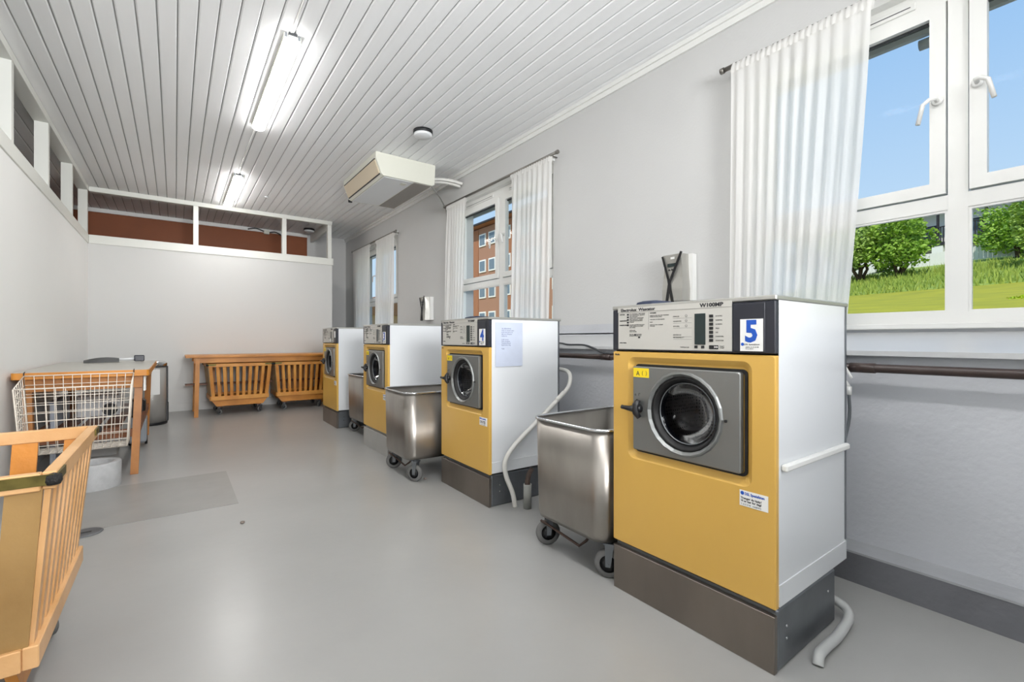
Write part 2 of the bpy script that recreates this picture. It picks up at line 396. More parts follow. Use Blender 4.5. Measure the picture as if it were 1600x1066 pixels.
for n, (a, b) in enumerate(WIN[1:]+WIN[:1]): window(n+1, a, b)
# eave outside
ev = struct(MB().box((3.42, Y0, 3.28), (4.05, YF+1, 3.32)).box((4.05, Y0, 3.22), (4.09, YF+1, 3.46)).build('trim_6', eave_m))
for yv in (.78, 4.6, 8.7): MB().lathe([(.035, 0), (.035, .12)], (4.12, yv, 3.19), 'y', 10).build('gutter_bracket', eave_m, ev)

# ================================================================ WASHING MACHINES
W2 = .37                                    # half width
def washer(label, number, number_kind='card'):
    T = thing('washing_machine', label, 'washing machine', group='yellow front-loading washers along the window wall')
    # base
    mb = MB().box((0, -W2+.004, 0), (.022, W2-.004, .203), .002)
    pb = mb.build('base', steel_b, T, 'brown stained steel base front')
    MB().box((.022, -W2+.004, 0), (.54, W2-.004, .222), .008).build('base_side', steel_s, T)
    mb = MB()
    for xx, zz in ((.09, .10), (.09, .145), (.46, .15)): MB().lathe([(.006, 0), (.005, -.003)], (xx, -W2+.004, zz), 'y', 8).build('screw', chrome, T)
    MB().box((.03, -W2+.03, .222), (.52, W2-.03, .236)).build('foot_gap', black, T)
    # cabinet: open at the front
    b = MB(); x0, x1, z0, z1 = .022, .64, .236, 1.318; yy = W2
    vs = [(x0,-yy,z0),(x1,-yy,z0),(x1,yy,z0),(x0,yy,z0),(x0,-yy,z1),(x1,-yy,z1),(x1,yy,z1),(x0,yy,z1)]
    b.add(vs, [(0,3,2,1),(4,5,6,7),(0,1,5,4),(1,2,6,5),(2,3,7,6)])
    bo = b.build('cabinet', white_e, T)
    MB().box((x0, -yy-.004, .236), (x1, -yy+.0, .312)).build('kick_strip', white_e, T); MB().box((x0, yy, .236), (x1, yy+.004, .312)).build('kick_strip', white_e, T)
    MB().box((x1-.01, -yy-.003, .32), (x1+.004, -yy, z1)).build('edge_strip', steel_s, T)
    MB().box((-.004, -yy-.004, 1.318), (.662, yy+.004, 1.336), .004).build('lid', lid_m, T)
    MB().box((.08, -.10, 1.336), (.34, .30, 1.344), .003).build('soap_box_cover', black, T)
    # yellow front with rounded recess and round opening
    dy, dz = -.010, .871
    zc, zh = (.228+1.122)/2, (1.122-.228)/2
    L = [rr(0, zc, W2, zh, .004, .022), rr(0, zc, W2, zh, .006, .004), rr(0, zc, W2-.004, zh-.004, .01, 0),
         rr(-.004, .866, .284, .232, .035, 0), rr(-.004, .866, .279, .227, .033, .004), rr(-.004, .868, .262, .208, .022, .017), rr(-.004, .868, .258, .204, .02, .018), circ(dy, dz, .175, .018), circ(dy, dz, .172, .06)]
    fp = MB().loft(L, False, False); fp.build('front_panel', yellow, T)
    MB().loft([rr(-.010, .868, .256, .199, .02, .0175), rr(-.010, .868, .256, .199, .02, .010), rr(-.010, .868, .246, .189, .015, .010), rr(-.010, .868, .246, .189, .015, .0175)], False, False).build('gasket', rubber, T)
    # door
    D = [rr(-.004, .869, .247, .188, .008, .012), rr(-.004, .869, .247, .188, .008, -.008), rr(-.004, .869, .243, .184, .008, -.012),
         circ(dy, dz, .176, -.012), circ(dy, dz, .172, -.019), circ(dy, dz, .166, -.021), circ(dy, dz, .156, -.010), circ(dy, dz, .150, .012)]
    dr = MB().loft(D, False, False).build('door', steel_d, T)
    MB().lathe([(.155, -.004), (.150, -.010), (.142, -.004), (.128, .03), (.126, .05)], (0, dy, dz), 'x', 40, False, False).build('door_seal', rubber, dr)
    MB().lathe([(.128, .02), (.122, .028), (.110, .055), (.09, .085), (.055, .105), (.0005, .112)], (0, dy, dz), 'x', 32, False, True).build('door_glass', glass_door, dr)
    MB().lathe([(.1285, .016), (.1265, .012), (.1245, .018)], (0, dy, dz), 'x', 40, False, False).build('glass_ring', steel_s, dr)
    h = MB(); hx, hy, hz = -.024, .212, .869
    h.lathe([(.020, .012), (.017, -.012)], (hx, hy-.004, hz), 'x', 14)
    h.tube([(hx-.006, hy-.016, hz+.040), (hx-.014, hy-.006, hz+.018), (hx-.015, hy-.004, hz), (hx-.014, hy-.008, hz-.018), (hx-.006, hy-.020, hz-.038)], [.010, .015, .017, .015, .011], 8)
    h.tube([(hx-.014, hy, hz), (hx-.022, hy+.025, hz), (hx-.026, hy+.05, hz+.002), (hx-.026, hy+.062, hz+.003)], [.017, .012, .009, .010], 8)
    h.build('door_handle', black, dr)
    MB().lathe([(.006, 0), (.005, -.006)], (-.012, -.196, .869), 'x', 10).build('lock_pin', black, dr)
    MB().box((-.0135, .155, 1.009), (-.012, .238, 1.050)).build('warning_sticker', yel_s, dr)
    text('A', .03, ink, dr, (-.0137, .223, 1.016), name='warning_mark'); text('(  )', .024, ink, dr, (-.0137, .192, 1.022), name='warning_mark')
    text('o  I\u00b0', .018, ink, dr, (-.0125, .232, .925), name='lock_mark')
    # drum
    MB().lathe([(.150, .03), (.20, .08), (.21, .10), (.21, .42), (.02, .44)], (0, dy, dz), 'x', 32, False, True).build('drum', drum_m, T)
    for q in range(3):
        a = q*2*PI/3+.9; c, s_ = math.cos(a), math.sin(a)
        MB().loft([[(xx, dy+c*.209-s_*.025, dz+s_*.209+c*.025), (xx, dy+c*.165, dz+s_*.165), (xx, dy+c*.209+s_*.025, dz+s_*.209-c*.025)] for xx in (.12, .40)]).build('drum_paddle', steel, T)
    # control panel
    MB().box((-.002, -W2, 1.128), (.022, W2, 1.316), .003).build('control_panel', navy, T)
    pa = MB().box((-.004, -.215, 1.134), (-.002, .334, 1.302)).build('control_plate', silver, T)
    pt = MB().box((-.0055, -.215, 1.303), (-.002, .336, 1.325)).build('name_strip', silver, T)
    MB().box((-.006, -.336, 1.134), (-.002, -.222, 1.31), .002).build('card_cover', navy, T)
    text('Electrolux  Wascator', .019, ink, pt, (-.0059, .318, 1.307), bold=.0006, sxy=1.15)
    text('W100MP', .021, ink, pt, (-.0059, -.085, 1.307), bold=.0008, sxy=1.2)
    MB().box((-.0062, -.108, 1.158), (-.004, -.062, 1.282)).build('display', lcd, pa)
    ks = [1.264-.0158*i for i in range(7)]
    for i, z in enumerate(ks): MB().box((-.0066, -.141, z), (-.004, -.124, z+.0115), .001).build('button', black, pa)
    MB().box((-.0066, -.162, 1.141), (-.004, -.124, 1.156), .001).build('button', black, pa)
    for q in (-.068, -.097): MB().box((-.0066, q-.007, 1.143), (-.004, q+.007, 1.154), .001).build('button', black, pa)
    for i, (z, s) in enumerate(zip(ks, ('NORMAL', 'NORMAL', 'NORMAL', 'MILD', 'ULL', 'SYNTETISK', 'SYNTETISK'))): text(s, .0068, ink, pa, (-.0042, -.150, z+.003))
    text('>>', .014, paper, pa, (-.0068, -.145, 1.144), bold=.0004)
    text('START\nSTOPP', .0062, ink, pa, (-.0042, -.167, 1.150))
    text('TEMPERATUR', .0068, ink, pa, (-.0042, .005, 1.144))
    for s, z in (('FORVASK', 1.272), ('HOVEDVASK', 1.252), ('SKYLLING', 1.231), ('SENTRIFUGE', 1.195), ('PROGRAMSLUTT', 1.184)):
        text(s, .0068, ink, pa, (-.0042, .038, z))
        MB().box((-.0043, -.048, z-.006), (-.004, .038, z-.0053)).build('rule', ink, pa)
    for z in (1.27, 1.25, 1.229): text('\u00dc', .014, ink, pa, (-.0042, -.018, z))
    for s, z in (('OPPSTART', 1.291), ('TILSMUSSNING', 1.262), ('VASKEPROGRAM', 1.242), ('AVSLUTNING', 1.160)): text(s, .0066, ink, pa, (-.0042, .326, z), bold=.0003)
    rows = ['FYLL MASKINEN, LUKK DOREN', 'FYLL VASKEMIDDEL I SKUFFEN', 'VELG PROGRAM', 'TRYKK START. VASKETIDEN', 'VISES I DISPLAYET. DOREN', 'LASES NAR PROGRAMMET', 'STARTER', '', 'NAR PROGRAMMET ER SLUTT', 'LYSER LAMPEN OG DOREN', 'KAN APNES', '', 'TRYKK HER', 'FOR A STOPPE', '', 'VED FEIL: SE VEILEDNING', 'RENGJOR SAPESKUFFEN']
    text('\n'.join(rows), .0062, ink, pa, (-.0042, .268, 1.292))
    kk = MB()
    for z in (1.288, 1.276, 1.264, 1.252, 1.240): kk.box((-.0046, .272, z), (-.004, .283, z+.008))
    kk.box((-.0046, .232, 1.196), (-.004, .241, 1.203)).box((-.0046, .208, 1.184), (-.004, .219, 1.191)).build('key_symbol', ink, pa)
    text('ADVARSEL', .0068, ink, pa, (-.0042, .155, 1.292), bold=.0003)
    text('BARN MA IKKE LEKE MED MASKINEN\nDOREN MA IKKE APNES\n\nVASK IKKE TOY MED BENSIN\n\nRENS\n\nFJERN ALT FRA LOMMENE\nFOR VASK', .0058, ink, pa, (-.0042, .155, 1.281))
    MB().box((-.0043, .162, 1.222), (-.004, .1625, 1.298)).build('rule', ink, pa)
    # number card
    if number:
        nc = MB().box((-.0075, -.330, 1.136), (-.006, -.248, 1.253)).build('number_card', paper, T)
        text(number, .108, blue, nc, (-.0077, -.289, 1.172), align='CENTER', bold=.004, sxy=.88, name='number')
        text('DSL Spesialisten', .0085, ink, nc, (-.0077, -.263, 1.158)); text('telefon 22 57 57 80\nwww.dsl.no', .006, ink, nc, (-.0077, -.268, 1.149))
        MB().lathe([(.006, -.0003), (.0055, -.0008)], (-.0077, -.257, 1.161), 'x', 12).build('emblem', blue, nc)
    # maker's label on the yellow front
    ml = MB().box((-.0015, -.345, .565), (0, -.243, .622)).build('service_label', paper, T)
    text('DSL Spesialisten', .0135, blue, ml, (-.0017, -.262, .607), bold=.0004, sxy=.8)
    text('Trenger du hjelp?\nVi er her for deg!', .0105, ink, ml, (-.0017, -.248, .591), bold=.0003)
    text('T  22 57 57 80    post@dsl.no', .006, ink, ml, (-.0017, -.248, .570))
    MB().lathe([(.007, -.0003), (.006, -.001)], (-.0015, -.253, .612), 'x', 12).build('emblem', blue, ml)
    text('Medio', .011, ink, T, (-.0004, .357, 1.104), bold=.0004)
    return T
def place(T, x, y, rz): T.location = (x, y, 0); T.rotation_euler.z = rz
m5 = washer('nearest yellow-fronted washing machine, with number 5 on its panel', '5'); place(m5, 1.694, 1.1245, 0)
mb = MB(); Mx = Matrix.Translation((.34, -W2-.012, .724))
mb.box((-.305, -.011, -.013), (.285, .011, .013), .006, Mx); mb.build('guard_rail', paint_w, m5, 'white bar along the side')
m4 = washer('yellow-fronted washing machine, number 4, with a paper taped on its side', '4'); place(m4, 1.776, 3.058, -.018)
pp = MB().box((.05, -W2-.0065, .985), (.285, -W2-.005, 1.298)); pn = pp.build('taped_notice', paper_b, m4, 'bluish white paper taped to the side')
text('TIL BEBOERNE\nVask av maskin etter\nbruk skal gjores av\nalle som benytter\nvaskeriet.\n\nLukk doren\nStart program\nTorketrommel\nRydd etter deg\n\nTakk', .013, mat('faint ink', '6f789a', .6), pn, (.10, -W2-.0068, 1.25), FACE_NY)
m3 = washer('yellow-fronted washing machine, number 3, on a pale grey painted base', '3'); place(m3, 1.708, 4.787, -.005)
m2 = washer('farthest yellow-fronted washing machine, beside the slatted carts', ''); place(m2, 1.729, 6.635, -.012)
for ch in C.objects:
    if ch.parent == m3 and ch.name.startswith('base') : ch.data = ch.data.copy(); ch.data.materials[0] = base_c; ch['label'] = 'pale grey painted base'
MB().box((-.0075, -.330, 1.20), (-.006, -.262, 1.285)).build('card', paper, m2); MB().box((-.0075, -.10, 1.145), (-.006, -.05, 1.185)).build('label', paper, m2)

# ================================================================ STAINLESS CARTS
def caster(parent, x, y, r=.062, w=.028, rz=.5, top=.19, tyre=grey_r):
    c = empty('caster', (x, y, 0), rz, parent)
    MB().lathe([(r*.62, -w/2), (r*.9, -w/2), (r, -w*.3), (r, w*.3), (r*.9, w/2), (r*.62, w/2)], (0, 0, r), 'y', 22, False, False).lathe([(r*.62, -w*.4), (r*.62, w*.4)], (0, 0, r), 'y', 22).build('wheel', tyre, c)
    MB().lathe([(r*.6, -w*.45), (r*.2, -w*.5)], (0, 0, r), 'y', 16).lathe([(r*.6, w*.45), (r*.2, w*.5)], (0, 0, r), 'y', 16).build('hub', black, c)
    f = MB()
    for s in (-1, 1):
        yv = s*(w/2+.006)
        f.loft([[(-.012, yv-.002, r-.012), (.012, yv-.002, r-.012), (.03, yv-.002, top-.02), (-.015, yv-.002, top-.02)], [(-.012, yv+.002, r-.012), (.012, yv+.002, r-.012), (.03, yv+.002, top-.02), (-.015, yv+.002, top-.02)]])
    f.box((-.022, -w/2-.009, top-.02), (.038, w/2+.009, top-.012)).lathe([(.02, 0), (.02, .012)], (.005, 0, top-.012), 'z', 12)
    f.lathe([(.007, -w/2-.012), (.007, w/2+.012)], (0, 0, r), 'y', 8)
    f.build('fork', steel_s, c); return c
def steel_cart(label, loc, L=.56, D=.72, rz=0, zt=.735):
    T = thing('steel_laundry_cart', label, 'cart', loc, rz, 'stainless steel laundry carts between the washers')
    hx, hy, r = D/2, L/2, .085; zb = .185
    Ls = [rrz(0, 0, hx-.03, hy-.02, r*.8, zb+.012, 7), rrz(0, 0, hx-.012, hy-.012, r, zb+.02, 7), rrz(0, 0, hx-.002, hy-.002, r, zt, 7), rrz(0, 0, hx, hy, r, zt, 7), rrz(0, 0, hx-.008, hy-.008, r, zb+.03, 7), rrz(0, 0, hx-.016, hy-.012, r, zb, 7)]
    MB().loft(Ls, True, True, True).build('tub', steel, T)
    rim = rrz(0, 0, hx+.002, hy+.002, r+.002, zt, 7); n = len(rim); loops = []
    for i in range(n):
        p = Vector(rim[i]); d = Vector((p.x, p.y, 0)).normalized()
        q0, q1 = Vector(rim[i-1]), Vector(rim[(i+1) % n]); t = (q1-q0).normalized(); o_ = t.cross(Vector((0, 0, 1)))
        loops.append([tuple(p+o_*math.cos(a)*.008+Vector((0, 0, 1))*math.sin(a)*.008) for a in [2*PI*k/8 for k in range(8)]])
    loops.append(loops[0]); MB().loft(loops, False, False, True).build('rim', chrome, T)
    MB().box((-hx+.05, -hy+.05, zb-.012), (hx-.05, hy-.05, zb+.001)).build('undercarriage', steel_s, T)
    for sx_ in (-1, 1):
        for sy_ in (-1, 1): caster(T, sx_*(hx-.09), sy_*(hy-.045), .07, .032, rz=-.72-.28*sy_*-1, top=.186)
    MB().tube([(-hx+.20, hy-.33, .17), (-hx+.13, hy-.31, .10), (-hx+.10, hy-.29, .075), (-hx+.07, hy-.10, .12), (-hx+.05, hy-.03, .14)], .0075, 8).build('brake_bar', mat('worn iron', '5a4a44', .5, .6), T)
    return T
steel_cart('near stainless steel laundry cart, in the gap between washers 4 and 5', (2.005, 1.79, 0), .55)
steel_cart('stainless steel laundry cart in the gap between washers 3 and 4', (1.905, 3.795, 0), .58, .76, -.03)
steel_cart('farthest stainless steel laundry cart, beyond washer 3', (2.13, 5.71, 0), .60, .70, .04)

# ================================================================ WOODEN CARTS
def wood_cart(label, loc, rz, light=wood_y, group=None, detailed=True):
    # local: long side along X (.87), short side along Y (.72); front slats at y = -.36
    T = thing('slatted_laundry_cart', label, 'cart', loc, rz, 'wooden slatted laundry carts')
    a, b, a2, b2 = .435, .36, .39, .315; zt, zl = .80, .275
    def P(u, v, t): return Vector((u*(a2+(a-a2)*t), v*(b2+(b-b2)*t), zl+(zt-zl)*t))
    for s in (-1, 1):
        MB().box((-a, s*b-.016, zt-.05), (a, s*b+.016, zt), .003).build('rim_rail', light, T)
        MB().box((s*a-.016, -b+.016, zt-.05), (s*a+.016, b-.016, zt), .003).build('rim_rail', light, T)
        MB().box((-a2-.01, s*b2-.018, zl-.045), (a2+.01, s*b2+.018, zl+.02), .003).build('bottom_rail', light, T)
        MB().box((s*a2-.018, -b2+.018, zl-.045), (s*a2+.018, b2-.018, zl+.02), .003).build('bottom_rail', light, T)
    n = 10
    for s in (-1, 1):
        for i in range(n):
            u = -.93+1.86*i/(n-1)
            MB().bar((u*a2, s*(b2-.004), zl), (u*a, s*(b-.004), zt-.04), .042, .014, (0, s, 0)).build('slat', light if s < 0 else wood_o, T)
    for s in (-1, 1):
        for i in range(5):
            v = -.86+1.72*i/4
            MB().bar((s*(a2-.004), v*b2, zl), (s*(a-.004), v*b, zt-.04), .075, .014, (s, 0, 0)).build('slat', wood_g if s < 0 else wood_o, T)
    for i in range(9):
        x = -a2+.05+(2*a2-.1)*i/8
        MB().box((x-.034, -b2+.02, zl-.03), (x+.034, b2-.02, zl-.012), .002).build('floor_slat', wood_y, T)
    for s in (-1, 1):
        Lp = [(-a2+.0, zl-.047), (a2-.0, zl-.047), (a2-.07, zl-.14), (-a2+.07, zl-.14)]
        MB().loft([[(x, s*(b2-.03), z) for x, z in Lp], [(x, s*(b2-.055), z) for x, z in Lp]]).build('base_board', wood_o, T)
    for s in (-1, 1): MB().box((s*(a2-.09), -b2+.06, zl-.16), (s*(a2-.15), b2-.06, zl-.14)).build('runner', wood_k, T)
    for sx_ in (-1, 1):
        for sy_ in (-1, 1):
            MB().box((sx_*(a-.10), sy_*(b+.017), zt-.03), (sx_*(a+.012), sy_*(b+.0215), zt-.004)).build('corner_strip', brass, T)
            MB().box((sx_*(a+.0165), sy_*(b-.13), zt-.034), (sx_*(a+.0205), sy_*(b+.012), zt-.004)).build('corner_strip', brass, T)
            MB().lathe([(.0, 0), (.016, .003), (.02, .012), (.018, .03), (.0, .036)], (sx_*(a+.010), sy_*(b+.010), zt-.038), 'z', 10).build('bumper', bump_b, T)
            caster(T, sx_*(a2-.11), sy_*(b2-.07), .045, .022, .7*sx_, .117)
    return T
wood_cart('near slatted pine laundry cart, cropped by the frame, in front of the wire basket', (-.65, 2.285, 0), PI/2, wood_x)
c2 = wood_cart('left slatted pine laundry cart under the long bench at the back wall', (.835, 8.76, 0), .03, wood_y)
c3 = wood_cart('right slatted pine laundry cart under the long bench, next to washer 2', (1.77, 8.78, 0), -.01, wood_y)

# ================================================================ TABLES
def bench(name, label, x0, x1, y0, y1, zt, top_m, edge_m, leg_m, splay):
    T = thing(name, label, 'table', ((x0+x1)/2, (y0+y1)/2, 0)); hx, hy = (x1-x0)/2, (y1-y0)/2
    if top_m is edge_m:
        n = max(1, round(2*hy/.16)); w_ = 2*hy/n
        for i in range(n): MB().box((-hx, -hy+i*w_+.001, zt-.03), (hx, -hy+(i+1)*w_-.001, zt), .003).build('plank', top_m, T)
    else:
        MB().loft([rrz(0, 0, hx, hy, .03, zt-.055), rrz(0, 0, hx, hy, .03, zt-.004), rrz(0, 0, hx-.004, hy-.004, .03, zt-.003)]).build('table_edge', edge_m, T)
        MB().loft([rrz(0, 0, hx-.006, hy-.006, .03, zt-.003), rrz(0, 0, hx-.006, hy-.006, .03, zt)]).build('table_top', top_m, T, 'worn grey laminate top')
    return T, hx, hy
bt, hx, hy = bench('long_bench', 'long varnished pine bench table against the back wall', .13, 2.32, 8.36, 9.25, .925, wood_o, wood_o, wood_o, 0)
MB().box((-hx+.10, -hy+.045, .815), (hx-.02, -hy+.075, .894)).build('apron', wood_o, bt)
MB().box((-hx+.10, hy-.075, .815), (hx-.02, hy-.045, .894)).build('apron', wood_o, bt)
for sx_ in (-1, 1):
    xx = -hx+.15 if sx_ < 0 else hx-.06
    for yy_, d in ((-hy+.06, -.02), (hy-.1, 0)):
        MB().bar((xx, yy_+.0, .894), (xx-.02, yy_+d, 0), .055, .06, (0, 1, 0)).build('leg', wood_o, bt)
    MB().bar((xx, -hy+.1, .42), (xx, hy-.13, .42), .03, .06).build('stretcher', wood_k, bt)
MB().box((-hx+.0, -hy+.45, .45), (hx-.08, -hy+.62, .47)).build('shelf_board', wood_k, bt)

ft, hx, hy = bench('folding_table', 'wooden table with worn grey laminate top and wire basket hooked on its end', -1.03, -.18, 5.17, 7.28, .915, lino, wood_o, wood_t, 1)
MB().box((-hx+.06, -hy+.05, .755), (hx-.05, -hy+.075, .86)).build('apron', wood_t, ft)
MB().box((-hx+.06, hy-.075, .755), (hx-.05, hy-.05, .86)).build('apron', wood_t, ft)
for s in (-1, 1): MB().box((s*(hx-.065), -hy+.08, .755), (s*(hx-.09), hy-.08, .86)).build('apron', wood_t, ft)
for sx_ in (-1, 1):
    for sy_ in (-1, 1):
        MB().bar((sx_*(hx-.075), sy_*(hy-.12), .86), (sx_*(hx-.105), sy_*(hy-.04), 0), .055, .06, (0, 1, 0)).build('leg', wood_t, ft)
for s in (-1, 1):
    MB().bar((-hx+.1, s*(hy-.07), .36), (hx-.10, s*(hy-.07), .36), .03, .07).build('stretcher', wood_k, ft)
    MB().bar((s*(hx-.09), -hy+.1, .36), (s*(hx-.09), hy-.1, .36), .03, .07).build('stretcher', wood_k, ft)
for i in range(3): MB().box((-hx+.2+i*.16, -hy+.1, .395), (-hx+.32+i*.16, hy-.1, .41)).build('lower_slat', wood_k, ft)
MB().box((hx-.045, -hy+.10, .72), (hx-.03, -hy+.22, .87)).build('corner_plate', paint_w, ft)

# wire basket hooked on the table end
wb = thing('wire_basket', 'cream wire basket hooked onto the end of the laminate table', 'basket', (-.62, 4.985, .31))
bx0, bx1, by0, by1 = -.33, .335, -.135, .165       # x across, y front(-) / back(+)
bz, ft_z, bk_z = .0, .50, .58
wr_ = .0028
def pt(u, v, t):   # u across 0..1, v front 0..1 back, t height 0..1, walls splay upwards
    top = ft_z+(bk_z-ft_z)*v; ins = .03*(1-t)
    return (bx0+ins+(bx1-bx0-2*ins)*u, by0+ins*1.2+(by1-by0-ins*1.2)*v, bz+top*t)
nu, nv, ntt = 12, 6, 8
g1, g2, g3, g4, g5 = MB(), MB(), MB(), MB(), MB()
for i in range(nu+1):
    u = i/nu; g1.tube([pt(u, 0, 0), pt(u, 0, 1)], wr_, 5); g2.tube([pt(u, 1, 0), pt(u, 1, 1)], wr_, 5); g4.tube([pt(u, 0, 0), pt(u, 1, 0)], wr_, 5)
for j in range(nv+1):
    v = j/nv; g4.tube([pt(0, v, 0), pt(1, v, 0)], wr_, 5)
    g3.tube([pt(0, v, 0), pt(0, v, 1)], wr_, 5); g5.tube([pt(1, v, 0), pt(1, v, 1)], wr_, 5)
for k in range(ntt):
    t = k/ntt; g1.tube([pt(0, 0, t), pt(1, 0, t)], wr_, 5); g2.tube([pt(0, 1, t), pt(1, 1, t)], wr_, 5)
    g3.tube([pt(0, 0, t), pt(0, 1, t)], wr_, 5); g5.tube([pt(1, 0, t), pt(1, 1, t)], wr_, 5)
for g, nm in ((g1, 'front_grid'), (g2, 'back_grid'), (g3, 'side_grid'), (g5, 'side_grid'), (g4, 'floor_grid')): g.build(nm, wire_m, wb)
rm = MB().tube([pt(0, 0, 1), pt(1, 0, 1)], .0055, 6).tube([pt(0, 1, 1), pt(1, 1, 1)], .0045, 6).tube([pt(0, 0, 1), pt(0, 1, 1)], .0045, 6).tube([pt(1, 0, 1), pt(1, 1, 1)], .0045, 6)
for u in (0, 1): rm.tube([pt(u, 0, 0), pt(u, 0, .5), pt(u, 0, 1)], .006, 6)
rm.build('rim', wire_m, wb)
for u in (0, 1):
    p = Vector(pt(u, 1, 1)); MB().tube([p, p+Vector((0, .0, .022)), p+Vector((0, .03, .03))], .004, 6).build('hook', black, wb)

# items below and on the table
cr_ = thing('concrete_ring', 'short grey painted concrete ring on the floor before the laminate table', 'concrete ring', (-.52, 4.93, 0))
MB().lathe([(.168, 0), (.170, .19), (.162, .20), (.125, .20), (.12, .19), (.12, 0)], n=36, cap0=False, cap1=False).build('ring', conc, cr_)
bxw = thing('white_appliance', 'white boxy appliance with a round black opening, under the laminate table', 'appliance', (-.62, 6.35, 0))
MB().box((-.16, -.18, .10), (.17, .18, .62), .01).build('housing', ac_w, bxw)
MB().lathe([(.062, 0), (.055, -.012), (.045, -.004)], (.09, -.18, .47), 'y', 24).build('opening', black, bxw)
MB().box((-.13, -.15, 0), (.14, .15, .10)).build('foot', base_c, bxw)
vac = thing('floor_scrubber', 'small grey and black cleaning machine behind the table leg', 'cleaning machine', (-.33, 6.55, 0))
MB().box((-.08, -.14, .05), (.08, .14, .33), .02).build('tank', mat('grey plastic', '8b9096', .4), vac)
MB().box((-.07, -.12, .33), (.07, .10, .52), .02).build('motor_head', black, vac)
MB().tube([(0, .08, .5), (0, .12, .62), (0, .0, .66), (0, -.08, .6)], .012, 8).build('handle', chrome, vac)
for s in (-1, 1): MB().lathe([(.05, -.012), (.05, .012)], (s*.07, .08, .05), 'x', 14).build('wheel', rubber, vac)
pnl = thing('folded_board', 'bluish white board leaning beneath the laminate table by the left wall', 'board', (-.90, 6.3, 0))
MB().box((-.03, -.36, 0), (.01, .36, .58), .004).build('board', mat('pale blue board', 'c3cad6', .5), pnl)
MB().box((-.035, -.37, .58), (.015, .37, .60)).build('edge_strip', mat('blue edge', '6d7890', .5), pnl)
dp = thing('dustpan', 'dark grey dustpan lying on the laminate table top', 'dustpan', (-.62, 6.98, .916), .1)
Ls = []
for i in range(7):
    t = i/6; z = .055*math.sin(PI*(.15+.55*t)); hw = .11-.03*t
    Ls.append([(-.2+.3*t, -hw, .001), (-.2+.3*t, -hw*.7, z), (-.2+.3*t, hw*.7, z), (-.2+.3*t, hw, .001)])
MB().loft(Ls, smooth=False).build('pan', mat('dark grey plastic', '4a4b4b', .4), dp)
MB().tube([(.09, 0, .03), (.16, 0, .03), (.24, 0, .032)], [.014, .012, .014], 8).build('handle', ac_w, dp)
MB().box((.235, -.03, .004), (.33, .03, .075), .008).build('grip', navy, dp)

bn = thing('pedal_bin', 'tall stainless steel waste bin with a sheet of paper, behind the laminate table', 'bin', (-.27, 8.12, 0))
MB().lathe([(.185, 0), (.19, .01), (.19, .035)], n=36, cap1=False).build('base_ring', black, bn)
MB().lathe([(.182, .035), (.182, .80)], n=40).build('body', mat('bin steel', 'b9b7b3', .38, .6), bn)
MB().lathe([(.184, .80), (.186, .82), (.186, .84), (.178, .86), (.15, .872), (.02, .875)], n=40).build('lid', chrome, bn)
MB().lathe([(.187, .795), (.187, .805)], n=40).build('lid_band', black, bn)
ar = []
for i in range(7):
    a = math.radians(-100+45*i/6); ar.append([(.1845*math.cos(a), .1845*math.sin(a), .42), (.1845*math.cos(a), .1845*math.sin(a), .76)])
MB().loft(ar, False, False, True, closed=False).build('notice', paper, bn)
MB().box((.165, -.04, .03), (.20, .04, .30), .01).box((.178, -.035, .30), (.195, .035, .8), .005).build('pedal_column', black, bn)

# floor bits
fh = tag(MB().box((-.62, 3.83, 0), (.37, 4.83, .0025)).build('floor_patch', hatch_m), 'darker grey rectangular patch on the floor before the wire basket', 'floor patch')
dg = thing('floor_drain', 'round metal drain cover in the floor beside the near wooden cart', 'drain', (-.44, 3.79, .0025))
MB().lathe([(.085, 0), (.085, .0015), (.078, .003), (.07, .001), (.02, .001)], n=28).build('cover', steel_s, dg)
MB().box((-.03, -.004, .0035), (.03, .004, .0055)).build('slot', black, dg)
for i, (px, py) in enumerate(((1.70, 3.56), (.35, 3.40))):
    tag(MB().lathe([(.006, 0), (.014, .004), (.012, .012), (.002, .016)], (px, py, 0), n=7).build('lint_scrap', mat('lint', '7d736c', .9)), ['brown scrap of lint on the floor beside the base of washer 4', 'small dark scrap on the open floor before the patch'][i], 'scrap')

# ================================================================ PIPES, HOSES
def pipe(name, label, cat, pts, r, m, n=10): return tag(MB().tube(pts, r, n).build(name, m), label, cat)
hp = thing('heating_pipe', 'dark brown steam pipe running along the grey wall under the ledge', 'pipe', (2.70, 0, 1.04))
MB().tube([(0, Y0+.1, 0), (0, YB+.8, 0)], .021, 14).build('pipe', pipe_b, hp)
for yv in (.80, 2.45, 4.0, 6.0, 8.0):
    MB().tube([(0, yv-.05, 0), (0, yv+.05, 0)], .0245, 14).build('coupling', pipe_b, hp)
    MB().box((0, yv+.2, -.008), (.10, yv+.22, .008)).build('bracket', pipe_b, hp)
def spline(pts, n=6):
    P_ = [Vector(p) for p in pts]; P_ = [P_[0]]+P_+[P_[-1]]; out = []
    for i in range(1, len(P_)-2):
        for k in range(n):
            t = k/n; a, b, c, d = P_[i-1:i+3]
            out.append(.5*((2*b)+(c-a)*t+(2*a-5*b+4*c-d)*t*t+(3*b-a-3*c+d)*t**3))
    out.append(P_[-2]); return out
hs = thing('drain_hose', 'white drain hose down the side of washer 4', 'hose', (2.46, 2.5, 0))
off = Vector((2.46, 2.5, 0))
def rel(pts): return [tuple(Vector(p)-off) for p in pts]
MB().tube(spline(rel([(2.58, 3.02, .93), (2.56, 2.74, .92), (2.50, 2.655, .82), (2.38, 2.648, .72), (2.15, 2.643, .56), (1.95, 2.638, .42), (1.87, 2.636, .32), (1.875, 2.632, .22), (1.915, 2.61, .10), (1.93, 2.60, .0)]), 6), .0165, 10).build('hose', pvc_w, hs)
